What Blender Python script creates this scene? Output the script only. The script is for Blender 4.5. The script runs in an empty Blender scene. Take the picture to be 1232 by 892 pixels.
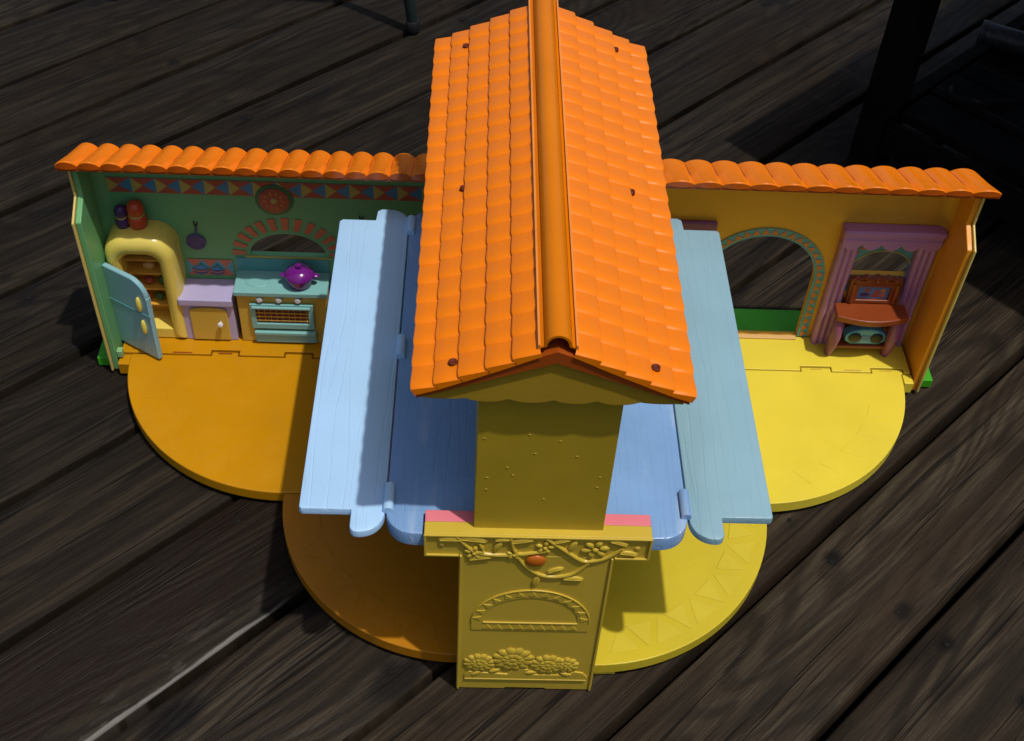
import bpy, math, random
from math import sin, cos, pi, radians, sqrt
from mathutils import Vector, Matrix
from mathutils.geometry import tessellate_polygon

random.seed(7)
scene = bpy.context.scene
COL = scene.collection

# ------------------------------------------------------------------ camera
CAM = Vector((-0.05745, -0.56116, 1.0))
PITCH, ROLL, YAW = 0.8057, 0.0638, 0.0512
cd = bpy.data.cameras.new('camera')
cam = bpy.data.objects.new('camera', cd)
COL.objects.link(cam)
rt = Vector((1, 0, 0)); up_ = Vector((0, sin(PITCH), cos(PITCH))); fw = Vector((0, cos(PITCH), -sin(PITCH)))
cx = cos(ROLL)*rt + sin(ROLL)*up_
cy = cos(ROLL)*up_ - sin(ROLL)*rt
m3 = Matrix((cx, cy, -fw)).transposed()
m3 = Matrix.Rotation(-YAW, 3, 'Z') @ m3
cam.matrix_world = Matrix.Translation(CAM) @ m3.to_4x4()
cd.sensor_width = 36.0
cd.lens = 1481.0/1232.0*36.0
cd.clip_start = 0.01
cd.clip_end = 200.0
scene.camera = cam

# ------------------------------------------------------------------ light
SUN_DIR = Vector((0.268, -0.215, 1.0)).normalized()
w = bpy.data.worlds.new('World'); scene.world = w; w.use_nodes = True
nt = w.node_tree
bg = nt.nodes['Background']
sky = nt.nodes.new('ShaderNodeTexSky'); sky.sky_type = 'NISHITA'; sky.sun_disc = False
sky.dust_density = 3.0; sky.ozone_density = 0.3; sky.air_density = 0.8
sky.sun_elevation = math.asin(SUN_DIR.z)
sky.sun_rotation = math.atan2(SUN_DIR.x, SUN_DIR.y)
nt.links.new(sky.outputs[0], bg.inputs[0]); bg.inputs[1].default_value = 0.088
sd = bpy.data.lights.new('sun', 'SUN'); sd.energy = 2.55; sd.angle = radians(1.1); sd.color = (1.0, 0.96, 0.89)
so = bpy.data.objects.new('sun', sd); COL.objects.link(so)
so.rotation_euler = SUN_DIR.to_track_quat('Z', 'Y').to_euler()
so.location = (1, -1, 3)
vs = scene.view_settings
vs.view_transform = 'Standard'; vs.look = 'None'; vs.exposure = 0.0; vs.gamma = 1.0; vs.use_curve_mapping = False

# ------------------------------------------------------------------ materials
MATS = {}
def _new(name):
    m = bpy.data.materials.new(name); m.use_nodes = True
    return m, m.node_tree.nodes, m.node_tree.links, m.node_tree.nodes['Principled BSDF']

def plastic(name, col, rough=0.38, var=0.10, bump=0.05, bscale=260, spec=0.45, grain=False, specks=0.0, streaks=0.0):
    m, N, L, P = _new(name)
    tc = N.new('ShaderNodeTexCoord')
    n1 = N.new('ShaderNodeTexNoise'); n1.inputs['Scale'].default_value = 14; n1.inputs['Detail'].default_value = 5
    L.new(tc.outputs['Object'], n1.inputs['Vector'])
    mr = N.new('ShaderNodeMapRange'); mr.inputs[1].default_value = .3; mr.inputs[2].default_value = .7
    mr.inputs[3].default_value = 1-var; mr.inputs[4].default_value = 1+var*.6
    L.new(n1.outputs['Fac'], mr.inputs[0])
    hs = N.new('ShaderNodeHueSaturation'); hs.inputs['Color'].default_value = (*col, 1)
    L.new(mr.outputs[0], hs.inputs['Value'])
    out = hs.outputs[0]
    # roughness: smudged, slightly scuffed
    n2 = N.new('ShaderNodeTexNoise'); n2.inputs['Scale'].default_value = 45; n2.inputs['Detail'].default_value = 6
    L.new(tc.outputs['Object'], n2.inputs['Vector'])
    rr = N.new('ShaderNodeMapRange'); rr.inputs[1].default_value = .3; rr.inputs[2].default_value = .7
    rr.inputs[3].default_value = max(rough-.08, .05); rr.inputs[4].default_value = rough+.12
    L.new(n2.outputs['Fac'], rr.inputs[0]); L.new(rr.outputs[0], P.inputs['Roughness'])
    n3 = N.new('ShaderNodeTexNoise'); n3.inputs['Scale'].default_value = bscale; n3.inputs['Detail'].default_value = 3
    L.new(tc.outputs['Object'], n3.inputs['Vector'])
    bp = N.new('ShaderNodeBump'); bp.inputs['Strength'].default_value = bump; bp.inputs['Distance'].default_value = .002
    L.new(n3.outputs['Fac'], bp.inputs['Height'])
    nrm = bp
    if grain:
        # moulded wood-grain lines running front to back
        mp = N.new('ShaderNodeMapping'); mp.inputs['Scale'].default_value = (1, .05, 1)
        L.new(tc.outputs['Object'], mp.inputs['Vector'])
        wv = N.new('ShaderNodeTexWave'); wv.wave_type = 'BANDS'; wv.bands_direction = 'X'
        wv.inputs['Scale'].default_value = 30; wv.inputs['Distortion'].default_value = 11
        wv.inputs['Detail'].default_value = 3; wv.inputs['Detail Scale'].default_value = 2.2
        L.new(mp.outputs[0], wv.inputs['Vector'])
        cr = N.new('ShaderNodeValToRGB'); cr.color_ramp.elements[0].position = .0; cr.color_ramp.elements[1].position = .09
        L.new(wv.outputs['Fac'], cr.inputs[0])
        b2 = N.new('ShaderNodeBump'); b2.inputs['Strength'].default_value = .32; b2.inputs['Distance'].default_value = .0008
        L.new(cr.outputs[0], b2.inputs['Height']); L.new(bp.outputs[0], b2.inputs['Normal'])
        nrm = b2
    if specks > 0:
        # pale dust and dried water specks
        vo = N.new('ShaderNodeTexVoronoi'); vo.inputs['Scale'].default_value = 75
        L.new(tc.outputs['Object'], vo.inputs['Vector'])
        s2 = N.new('ShaderNodeMapRange'); s2.inputs[1].default_value = .05; s2.inputs[2].default_value = .09
        s2.inputs[3].default_value = 1; s2.inputs[4].default_value = 0
        L.new(vo.outputs['Distance'], s2.inputs[0])
        n4 = N.new('ShaderNodeTexNoise'); n4.inputs['Scale'].default_value = 9
        L.new(tc.outputs['Object'], n4.inputs['Vector'])
        s3 = N.new('ShaderNodeMapRange'); s3.inputs[1].default_value = .54; s3.inputs[2].default_value = .66
        s3.inputs[3].default_value = 0; s3.inputs[4].default_value = specks
        L.new(n4.outputs['Fac'], s3.inputs[0])
        mu = N.new('ShaderNodeMath'); mu.operation = 'MULTIPLY'
        L.new(s2.outputs[0], mu.inputs[0]); L.new(s3.outputs[0], mu.inputs[1])
        mx = N.new('ShaderNodeMix'); mx.data_type = 'RGBA'
        L.new(mu.outputs[0], mx.inputs[0]); L.new(out, mx.inputs[6])
        mx.inputs[7].default_value = (min(col[0]+.25, .9), min(col[1]+.25, .9), min(col[2]+.25, .9), 1)
        out = mx.outputs[2]
    if streaks > 0:
        # dried water marks running front to back
        mp2 = N.new('ShaderNodeMapping'); mp2.inputs['Scale'].default_value = (75, 11, 1)
        L.new(tc.outputs['Object'], mp2.inputs['Vector'])
        n5 = N.new('ShaderNodeTexNoise'); n5.inputs['Scale'].default_value = 1; n5.inputs['Detail'].default_value = 4
        L.new(mp2.outputs[0], n5.inputs['Vector'])
        s5 = N.new('ShaderNodeMapRange'); s5.inputs[1].default_value = .56; s5.inputs[2].default_value = .70; s5.inputs[3].default_value = 0; s5.inputs[4].default_value = streaks
        L.new(n5.outputs['Fac'], s5.inputs[0])
        mx5 = N.new('ShaderNodeMix'); mx5.data_type = 'RGBA'
        L.new(s5.outputs[0], mx5.inputs[0]); L.new(out, mx5.inputs[6]); mx5.inputs[7].default_value = (.55, .62, .72, 1)
        out = mx5.outputs[2]
    L.new(out, P.inputs['Base Color'])
    L.new(nrm.outputs[0], P.inputs['Normal'])
    P.inputs['Specular IOR Level'].default_value = spec
    MATS[name] = m
    return m

plastic('orange_tile', (.86, .205, .0), .26, .12, .06, 180, spec=.34, specks=.4)
plastic('ridge_orange', (.66, .18, .0), .26, .06, .06, 180, spec=.25)
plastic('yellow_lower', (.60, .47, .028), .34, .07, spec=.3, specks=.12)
plastic('yellow_matte', (.615, .485, .032), .5, .07, spec=.3)
plastic('orange_matte', (.47, .182, .006), .5, .07, spec=.3)
plastic('orange_side', (.78, .30, .015), .42, .06)
plastic('lip_orange', (.74, .27, .05), .4)
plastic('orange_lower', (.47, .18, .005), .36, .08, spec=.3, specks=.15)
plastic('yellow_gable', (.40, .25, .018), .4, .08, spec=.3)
plastic('orange_face_shaded', (.60, .105, .002), .4)  # tile orange with the shade of the front lips painted in
plastic('orange_trim_shaded', (.36, .065, .004), .4)  # shadow below the tile ends put into this darker orange
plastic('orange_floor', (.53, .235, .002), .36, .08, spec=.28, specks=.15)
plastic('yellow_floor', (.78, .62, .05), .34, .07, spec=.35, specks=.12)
plastic('yellow_wall', (.45, .31, .018), .4, .08)
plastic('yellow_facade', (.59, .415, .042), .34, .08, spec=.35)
plastic('blue_center', (.20, .36, .62), .3, .10, grain=True, specks=.5, streaks=.35)
plastic('blue_flap', (.42, .66, .93), .42, .05, grain=True)
plastic('teal_flap', (.25, .42, .50), .42, .05, grain=True)
plastic('pink', (.78, .20, .24), .4)
plastic('green_wall', (.145, .40, .16), .42, .06, specks=.2)
plastic('green_edge', (.25, .46, .20), .42, .06)
plastic('cream_edge', (.66, .50, .14), .4)
plastic('orange_wall', (.80, .40, .03), .42, .06, specks=.2)
plastic('peach', (.76, .45, .16), .42, .06)
plastic('lawn_green', (.05, .42, .004), .5, .25, .5, 900)
plastic('lilac', (.45, .40, .62), .38)
plastic('purple', (.46, .21, .40), .42)
plastic('purple_leg', (.25, .07, .17), .35)
plastic('pot_purple', (.17, .012, .22), .2, spec=.6)
plastic('jar_purple', (.07, .03, .12), .3)
plastic('jar_red', (.55, .07, .02), .3)
plastic('aqua', (.22, .48, .46), .35)
plastic('door_aqua', (.24, .46, .52), .32)
plastic('fridge_yellow', (.78, .62, .12), .24, spec=.55)
plastic('fridge_inside', (.72, .38, .05), .5)
plastic('mustard', (.60, .40, .06), .4)
plastic('handle_yellow', (.78, .66, .12), .35)
plastic('knob_white', (.72, .70, .72), .35)
plastic('rack_brown', (.16, .04, .025), .5)
plastic('print_red', (.42, .09, .05), .45)
plastic('print_blue', (.06, .23, .36), .45)
plastic('print_yellow', (.48, .38, .08), .45)
plastic('print_orange', (.62, .20, .04), .45)
plastic('print_teal', (.10, .33, .33), .45)
plastic('print_purple', (.09, .07, .18), .45)
plastic('print_green', (.05, .18, .06), .45)
plastic('brick_orange', (.60, .16, .07), .45)
plastic('wood_brown', (.25, .05, .010), .3)
plastic('picture_blue', (.10, .22, .42), .4)
plastic('radio_blue', (.10, .36, .45), .35)
plastic('black_plastic', (.012, .012, .014), .35)
plastic('screw_red', (.12, .02, .006), .6, spec=.2)
plastic('button_red', (.50, .125, .008), .3)
plastic('chair_green', (.012, .022, .020), .45)
plastic('dark_paint', (.008, .006, .005), .7, .3, .3, 60, spec=.1)
plastic('bench_wood', (.006, .005, .004), .8, .35, .5, 50, spec=.08)
plastic('rod_metal', (.010, .009, .008), .7, spec=.15)
plastic('nail_metal', (.010, .009, .008), .75, spec=.15)

def galvanised():
    m, N, L, P = _new('galvanised_pipe')
    tc = N.new('ShaderNodeTexCoord'); n = N.new('ShaderNodeTexNoise'); n.inputs['Scale'].default_value = 130
    L.new(tc.outputs['Object'], n.inputs['Vector'])
    cr = N.new('ShaderNodeValToRGB'); cr.color_ramp.elements[0].color = (.02, .02, .02, 1); cr.color_ramp.elements[1].color = (.12, .12, .12, 1)
    L.new(n.outputs['Fac'], cr.inputs[0]); L.new(cr.outputs[0], P.inputs['Base Color'])
    P.inputs['Metallic'].default_value = .7; P.inputs['Roughness'].default_value = .5
    MATS['galvanised_pipe'] = m
galvanised()

def deck_wood(name, worn_glint=False):
    """Dark weathered decking: object X runs along the plank, Y across it."""
    m, N, L, P = _new(name)
    def math_(op, a, b=None, clamp=False):
        n = N.new('ShaderNodeMath'); n.operation = op; n.use_clamp = clamp
        for i, v in enumerate((a, b)):
            if v is None: continue
            if isinstance(v, (int, float)): n.inputs[i].default_value = v
            else: L.new(v, n.inputs[i])
        return n.outputs[0]
    def mrange(v, a, b, c, d):
        n = N.new('ShaderNodeMapRange'); n.interpolation_type = 'SMOOTHSTEP'
        L.new(v, n.inputs[0])
        for i, q in enumerate((a, b, c, d)): n.inputs[i+1].default_value = q
        return n.outputs[0]
    def noise(vec, scale, detail=4, rough=.55, dist=0):
        n = N.new('ShaderNodeTexNoise'); n.inputs['Scale'].default_value = scale; n.inputs['Detail'].default_value = detail
        n.inputs['Roughness'].default_value = rough; n.inputs['Distortion'].default_value = dist
        L.new(vec, n.inputs['Vector']); return n.outputs['Fac']
    def mixc(f, a, b):
        n = N.new('ShaderNodeMix'); n.data_type = 'RGBA'
        if isinstance(f, (int, float)): n.inputs[0].default_value = f
        else: L.new(f, n.inputs[0])
        for i, v in ((6, a), (7, b)):
            if isinstance(v, tuple): n.inputs[i].default_value = (*v, 1)
            else: L.new(v, n.inputs[i])
        return n.outputs[2]
    tc = N.new('ShaderNodeTexCoord'); oi = N.new('ShaderNodeObjectInfo')
    off = N.new('ShaderNodeCombineXYZ')
    r1 = math_('MULTIPLY', oi.outputs['Random'], 37.0); r2 = math_('MULTIPLY', oi.outputs['Random'], 91.0)
    L.new(r1, off.inputs[0]); L.new(r2, off.inputs[2])
    va = N.new('ShaderNodeVectorMath'); va.operation = 'ADD'
    L.new(tc.outputs['Object'], va.inputs[0]); L.new(off.outputs[0], va.inputs[1])
    P0 = va.outputs[0]
    def mapped(sx, sy, sz=1):
        mp = N.new('ShaderNodeMapping'); mp.inputs['Scale'].default_value = (sx, sy, sz)
        L.new(P0, mp.inputs['Vector']); return mp.outputs[0]
    # growth rings: contour lines of a long smooth field, giving cathedral arches and straight lines
    field = noise(mapped(1.15, 7.0), 1.0, 2.0, .45, .35)
    warp = noise(mapped(5, 40), 1.0, 4, .6)
    fsum = math_('ADD', field, math_('MULTIPLY', warp, .05))
    rings = math_('SINE', math_('MULTIPLY', fsum, 150.0))
    ring = mrange(rings, -.55, .9, 0, 1)
    fine = noise(mapped(13, 430), 1.0, 5, .7)
    fib = noise(mapped(22, 900), 1.0, 2, .5)
    blotch = noise(mapped(3.0, 7.0), 1.0, 5, .6)
    streak = noise(mapped(1.3, 60), 1.0, 3, .6)
    dark = (.0085, .0062, .0045); mid = (.0220, .0158, .0098); pale = (.050, .0380, .0245); red = (.029, .0175, .0100)
    c = mixc(mrange(streak, .35, .7, 0, 1), mid, pale)
    c = mixc(mrange(blotch, .48, .68, 0, .65), c, red)
    c = mixc(math_('MULTIPLY', ring, mrange(blotch, .25, .6, .75, .35)), c, dark)
    c = mixc(mrange(fine, .38, .62, .6, 0), c, dark)
    crack = mrange(math_('ABSOLUTE', math_('SUBTRACT', noise(mapped(.7, 34), 1.0, 3, .55), .5)), .004, .012, .85, 0)
    c = mixc(crack, c, (.0055, .0042, .0032))
    # per-plank tone
    sc_ = N.new('ShaderNodeSeparateColor'); L.new(oi.outputs['Color'], sc_.inputs[0])
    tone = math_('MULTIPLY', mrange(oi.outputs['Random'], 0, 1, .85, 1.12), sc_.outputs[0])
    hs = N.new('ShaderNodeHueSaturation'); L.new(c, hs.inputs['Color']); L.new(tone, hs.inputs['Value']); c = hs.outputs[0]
    # stains round the fixings over each joist and scattered knots
    sx = N.new('ShaderNodeSeparateXYZ'); L.new(tc.outputs['Object'], sx.inputs[0])
    ax = math_('SUBTRACT', math_('MODULO', math_('ADD', sx.outputs[0], 10*.405+.405/2-.33), .405), .405/2)
    dsp = math_('MULTIPLY', math_('SUBTRACT', noise(mapped(45, 60), 1.0, 3), .5), .016)
    ayy = math_('SUBTRACT', math_('ABSOLUTE', sx.outputs[1]), .042)
    dd = math_('SQRT', math_('ADD', math_('POWER', math_('MULTIPLY', math_('ADD', ax, dsp), .8), 2), math_('POWER', ayy, 2)))
    stain = math_('MULTIPLY', mrange(dd, .003, .012, .95, 0), mrange(noise(mapped(6, 9), 1, 2), .35, .6, .25, 1))
    c = mixc(stain, c, (.006, .005, .0045))
    vo = N.new('ShaderNodeTexVoronoi'); vo.inputs['Scale'].default_value = 1.0; vo.inputs['Randomness'].default_value = 1
    L.new(mapped(4.5, 9.0), vo.inputs['Vector'])
    knot = mrange(math_('ADD', vo.outputs['Distance'], math_('MULTIPLY', dsp, 4)), .08, .19, .95, 0)
    c = mixc(knot, c, (.007, .0055, .005))
    rough = mrange(blotch, .3, .7, .48, .78)
    if worn_glint:
        # painted-in sun glint and grey wear along the near edge of this one plank and a dark damp patch beside it
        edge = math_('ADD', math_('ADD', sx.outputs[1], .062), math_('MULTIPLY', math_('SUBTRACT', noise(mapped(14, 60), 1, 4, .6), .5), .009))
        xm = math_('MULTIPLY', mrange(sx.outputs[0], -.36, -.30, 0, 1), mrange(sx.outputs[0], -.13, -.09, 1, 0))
        glint_wear = math_('MULTIPLY', mrange(edge, -.0008, .0016, 1, 0), math_('MULTIPLY', xm, mrange(sx.outputs[2], -.0035, -.0015, 0, 1)))
        c = mixc(math_('MULTIPLY', glint_wear, mrange(blotch, .3, .6, .45, .95)), c, (.27, .25, .23))
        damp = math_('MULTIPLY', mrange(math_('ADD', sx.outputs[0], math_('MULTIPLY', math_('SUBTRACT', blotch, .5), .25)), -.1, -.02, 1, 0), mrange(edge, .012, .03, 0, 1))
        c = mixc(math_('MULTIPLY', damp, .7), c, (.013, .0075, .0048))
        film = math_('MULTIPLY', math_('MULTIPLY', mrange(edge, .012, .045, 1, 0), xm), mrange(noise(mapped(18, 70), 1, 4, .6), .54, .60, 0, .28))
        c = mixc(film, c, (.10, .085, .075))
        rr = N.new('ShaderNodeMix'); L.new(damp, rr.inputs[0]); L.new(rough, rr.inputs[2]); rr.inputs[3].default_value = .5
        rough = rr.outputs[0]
    L.new(c, P.inputs['Base Color']); L.new(rough, P.inputs['Roughness'])
    P.inputs['Specular IOR Level'].default_value = .10
    h = math_('ADD', math_('ADD', math_('MULTIPLY', ring, -.35), math_('MULTIPLY', fine, .8)), math_('MULTIPLY', fib, .45))
    h = math_('ADD', math_('ADD', h, math_('MULTIPLY', knot, -.6)), math_('MULTIPLY', crack, -1.2))
    bp = N.new('ShaderNodeBump'); bp.inputs['Strength'].default_value = .6; bp.inputs['Distance'].default_value = .0018
    L.new(h, bp.inputs['Height']); L.new(bp.outputs[0], P.inputs['Normal'])
    MATS[name] = m
deck_wood('deck_wood'); deck_wood('deck_wood_worn_glint', True)

# ------------------------------------------------------------------ mesh helpers
def circ(cx_, cy_, r, a0, a1, n, ry=None):
    ry = r if ry is None else ry
    return [(cx_+r*cos(radians(a0+(a1-a0)*i/n)), cy_+ry*sin(radians(a0+(a1-a0)*i/n))) for i in range(n+1)]

class MB:
    def __init__(s): s.v = []; s.f = []; s.mi = []
    def add(s, vs, fs, mi=0):
        b = len(s.v); s.v += [tuple(p) for p in vs]
        for f in fs: s.f.append([b+i for i in f]); s.mi.append(mi)
        return s
    def prism(s, poly, plane, a, b, holes=(), mi=0):
        """poly in 'xy','xz' or 'yz', pushed along the third axis from a to b"""
        def P(p, t):
            return {'xy': (p[0], p[1], t), 'xz': (p[0], t, p[1]), 'yz': (t, p[0], p[1])}[plane]
        loops = [list(poly)] + [list(h) for h in holes]
        n = len(poly)
        if not holes:
            vs = [P(p, a) for p in poly]+[P(p, b) for p in poly]
            fs = [list(range(n))[::-1], list(range(n, 2*n))]
            fs += [[i, (i+1) % n, n+(i+1) % n, n+i] for i in range(n)]
            return s.add(vs, fs, mi)
        flat = [p for l in loops for p in l]; k = len(flat)
        tris = tessellate_polygon([[Vector((p[0], p[1], 0)) for p in l] for l in loops])
        vs = [P(p, a) for p in flat]+[P(p, b) for p in flat]
        fs = [list(t)[::-1] for t in tris]+[[i+k for i in t] for t in tris]
        o = 0
        for l in loops:
            m_ = len(l)
            for i in range(m_):
                j = (i+1) % m_
                fs.append([o+i, o+j, k+o+j, k+o+i])
            o += m_
        return s.add(vs, fs, mi)
    def slab(s, poly, z0, z1, b=.0012, mi=0):
        """flat plate with softened upper and lower edges; poly anticlockwise in xy, may be concave"""
        n = len(poly); P = [Vector(p) for p in poly]
        nor = []
        for i in range(n):
            d1 = (P[i]-P[i-1]).normalized(); d2 = (P[(i+1) % n]-P[i]).normalized()
            n1 = Vector((d1.y, -d1.x)); n2 = Vector((d2.y, -d2.x)); m_ = (n1+n2)
            m_ = m_/max(m_.dot(n1), .5) if m_.length > 1e-6 else n1
            nor.append(m_)
        lev = [(z0, 1), (z0+b, 0), (z1-b, 0), (z1-b*.35, .30), (z1, 1)]
        vs = [(p.x-m_.x*b*k, p.y-m_.y*b*k, z) for z, k in lev for p, m_ in zip(P, nor)]
        fs = []
        for j in range(len(lev)-1):
            fs += [[j*n+i, j*n+(i+1) % n, (j+1)*n+(i+1) % n, (j+1)*n+i] for i in range(n)]
        top = [Vector((v[0], v[1], 0)) for v in vs[-n:]]
        tr = tessellate_polygon([top]); o = (len(lev)-1)*n
        fs += [[o+i for i in t] for t in tr]+[[i for i in t][::-1] for t in tr]
        return s.add(vs, fs, mi)
    def box(s, x0, x1, y0, y1, z0, z1, mi=0):
        return s.prism([(x0, y0), (x1, y0), (x1, y1), (x0, y1)], 'xy', z0, z1, (), mi)
    def tube(s, pts, r, n=8, mi=0, smooth_=4, flat=1.0):
        P = [Vector(p) for p in pts]
        if smooth_ > 1 and len(P) > 2:
            Q = []
            for i in range(len(P)-1):
                p0 = P[max(i-1, 0)]; p1 = P[i]; p2 = P[i+1]; p3 = P[min(i+2, len(P)-1)]
                for k in range(smooth_):
                    t = k/smooth_
                    Q.append(.5*((2*p1)+(p2-p0)*t+(2*p0-5*p1+4*p2-p3)*t*t+(3*p1-p0-3*p2+p3)*t**3))
            Q.append(P[-1]); P = Q
        vs = []; nn = len(P)
        for i, p in enumerate(P):
            d = (P[min(i+1, nn-1)]-P[max(i-1, 0)]).normalized()
            a = Vector((0, 1, 0)) if abs(d.y) < .9 else Vector((0, 0, 1))
            e1 = d.cross(a).normalized(); e2 = d.cross(e1).normalized()
            for k in range(n):
                t = 2*pi*k/n
                vs.append(p+e1*(r*cos(t))+e2*(r*flat*sin(t)))
        fs = []
        for i in range(nn-1):
            for k in range(n):
                fs.append([i*n+k, i*n+(k+1) % n, (i+1)*n+(k+1) % n, (i+1)*n+k])
        fs.append(list(range(n))[::-1]); fs.append([(nn-1)*n+k for k in range(n)])
        return s.add(vs, fs, mi)
    def ell(s, c, rx, ry, rz, rot=None, nu=10, nv=7, mi=0):
        c = Vector(c); vs = [Vector((0, 0, rz))]; fs = []
        for j in range(1, nv):
            t = pi*j/nv
            for i in range(nu):
                a = 2*pi*i/nu
                vs.append(Vector((rx*sin(t)*cos(a), ry*sin(t)*sin(a), rz*cos(t))))
        vs.append(Vector((0, 0, -rz)))
        for i in range(nu): fs.append([0, 1+i, 1+(i+1) % nu])
        for j in range(nv-2):
            for i in range(nu):
                a = 1+j*nu
                fs.append([a+i, a+nu+i, a+nu+(i+1) % nu, a+(i+1) % nu])
        last = len(vs)-1; a = 1+(nv-2)*nu
        for i in range(nu): fs.append([last, a+(i+1) % nu, a+i])
        if rot is not None: vs = [rot @ v for v in vs]
        return s.add([v+c for v in vs], fs, mi)
    def lathe(s, prof, c, n=20, mi=0, axis='z'):
        """prof: list of (radius, height)"""
        vs = []; fs = []
        for r, h in prof:
            for k in range(n):
                t = 2*pi*k/n
                q = (r*cos(t), r*sin(t), h) if axis == 'z' else ((r*cos(t), h, r*sin(t)) if axis == 'y' else (h, r*cos(t), r*sin(t)))
                vs.append((c[0]+q[0], c[1]+q[1], c[2]+q[2]))
        for j in range(len(prof)-1):
            for k in range(n):
                fs.append([j*n+k, j*n+(k+1) % n, (j+1)*n+(k+1) % n, (j+1)*n+k])
        fs.append(list(range(n))[::-1]); fs.append([(len(prof)-1)*n+k for k in range(n)])
        return s.add(vs, fs, mi)
    def loft(s, rows, closed=False, mi=0):
        n = len(rows[0]); vs = [p for r in rows for p in r]; fs = []
        for j in range(len(rows)-1):
            for k in range(n if closed else n-1):
                fs.append([j*n+k, j*n+(k+1) % n, (j+1)*n+(k+1) % n, (j+1)*n+k])
        return s.add(vs, fs, mi)
    def mesh(s, name, mats, smooth=35):
        me = bpy.data.meshes.new(name)
        me.from_pydata(s.v, [], s.f); me.update()
        for m_ in (mats if isinstance(mats, (list, tuple)) else [mats]): me.materials.append(MATS[m_])
        for p, i in zip(me.polygons, s.mi): p.material_index = i
        import bmesh
        bm = bmesh.new(); bm.from_mesh(me); bmesh.ops.recalc_face_normals(bm, faces=bm.faces); bm.to_mesh(me); bm.free()
        if smooth:
            for p in me.polygons: p.use_smooth = True
            me.set_sharp_from_angle(angle=radians(smooth))
        return me
    def build(s, name, mats, parent=None, bevel=0, seg=2, smooth=35):
        return put(name, s.mesh(name, mats, smooth), parent, bevel=bevel, seg=seg)

def put(name, me, parent=None, loc=None, rot=None, bevel=0, seg=2):
    o = bpy.data.objects.new(name, me); COL.objects.link(o)
    if parent: o.parent = parent
    if loc is not None: o.location = loc
    if rot is not None: o.rotation_euler = rot
    if bevel:
        b = o.modifiers.new('bevel', 'BEVEL'); b.width = bevel; b.segments = seg; b.limit_method = 'ANGLE'
        b.angle_limit = radians(40); b.harden_normals = True
    return o
def thing(name, label, cat, group=None, loc=(0, 0, 0)):
    o = bpy.data.objects.new(name, None); COL.objects.link(o); o.location = loc
    o.empty_display_size = .02
    o['label'] = label; o['category'] = cat
    if group: o['group'] = group
    return o
def group_part(name, parent):
    o = bpy.data.objects.new(name, None); COL.objects.link(o); o.parent = parent; o.empty_display_size = .01
    return o

# ------------------------------------------------------------------ deck
deck_base = MB().box(-2.5, 4.5, -2.0, 5.5, -.12, -.10).build('ground', 'dark_paint'); deck_base['kind'] = 'structure'
deck = bpy.data.objects.new('deck', None); COL.objects.link(deck); deck['kind'] = 'structure'
BA = radians(43.65); deck.rotation_euler = (0, 0, BA)
seams = [-1.04, -.90, -.762, -.622, -.484, -.345, -.212, -.081, .066, .213, .352, .499, .637, .777, .914, 1.046, 1.169, 1.305, 1.44, 1.578, 1.715, 1.853, 1.99, 2.128, 2.266]
plank_mesh = {}
for i in range(len(seams)-1):
    a, b = seams[i], seams[i+1]; wd = b-a-.009
    mb = MB()
    nseg = 40; x0, x1 = -1.8, 3.2
    prof = lambda t: [(-wd/2, -.035), (-wd/2, -.003), (-wd/2+.001, -.0008), (-wd/2+.003, 0), (-wd/4, .0007), (0, .001), (wd/4, .0007), (wd/2-.003, 0), (wd/2-.001, -.0008), (wd/2, -.003), (wd/2, -.035)]
    rows = []
    ph = random.random()*6
    for k in range(nseg+1):
        x = x0+(x1-x0)*k/nseg
        wv = .0008*sin(x*3.1+ph)+.0005*sin(x*9+ph*2)
        rows.append([(x, q[0]+(wv*1.2 if abs(q[0]) > wd/2-.006 else 0), q[1]+wv*.6) for q in prof(0)])
    mb.loft(rows)
    o = mb.build('plank', 'deck_wood_worn_glint' if i == 9 else 'deck_wood', deck, smooth=50)
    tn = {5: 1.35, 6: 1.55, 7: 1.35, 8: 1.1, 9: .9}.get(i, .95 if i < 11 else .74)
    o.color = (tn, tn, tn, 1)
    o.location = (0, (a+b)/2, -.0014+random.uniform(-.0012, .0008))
    o.rotation_euler = (radians(random.uniform(-.5, .5)), 0, 0)
    # nail heads over the joist lines in view
    for jx in (-.075, .33, .735, 1.14):
        for s_ in (-1, 1):
            if random.random() < .25: continue
            key = 'nail'
            if key not in plank_mesh:
                plank_mesh[key] = MB().lathe([(.0028, -.003), (.0028, .0004), (.002, .0008)], (0, 0, 0), 10).mesh('nail', 'nail_metal')
            put('nail', plank_mesh[key], o, (jx+random.uniform(-.006, .006), s_*.042+random.uniform(-.004, .004), .001))

# ------------------------------------------------------------------ toy house
house = thing('toy_house', 'open plastic doll house with orange tiled roof, blue upper floor and unfolded side rooms', 'doll house')

# --- floors
FZ0, FZ1 = .005, .020
def tab_line(x_from, x_to, y, tabs, d):
    """horizontal line from x_from to x_to at y with tabs raised by d"""
    pts = [(x_from, y)]
    sgn = 1 if x_to > x_from else -1
    for t0, t1 in sorted(tabs, key=lambda t: sgn*t[0]):
        if sgn < 0: t0, t1 = t1, t0
        pts += [(t0, y), (t0, y+d), (t1, y+d), (t1, y)]
    pts.append((x_to, y)); return pts
R_TABS = [(.3154, .3486), (.3953, .4300)]; L_TABS = [(-.3403, -.3113), (-.26, -.23)]
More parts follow.
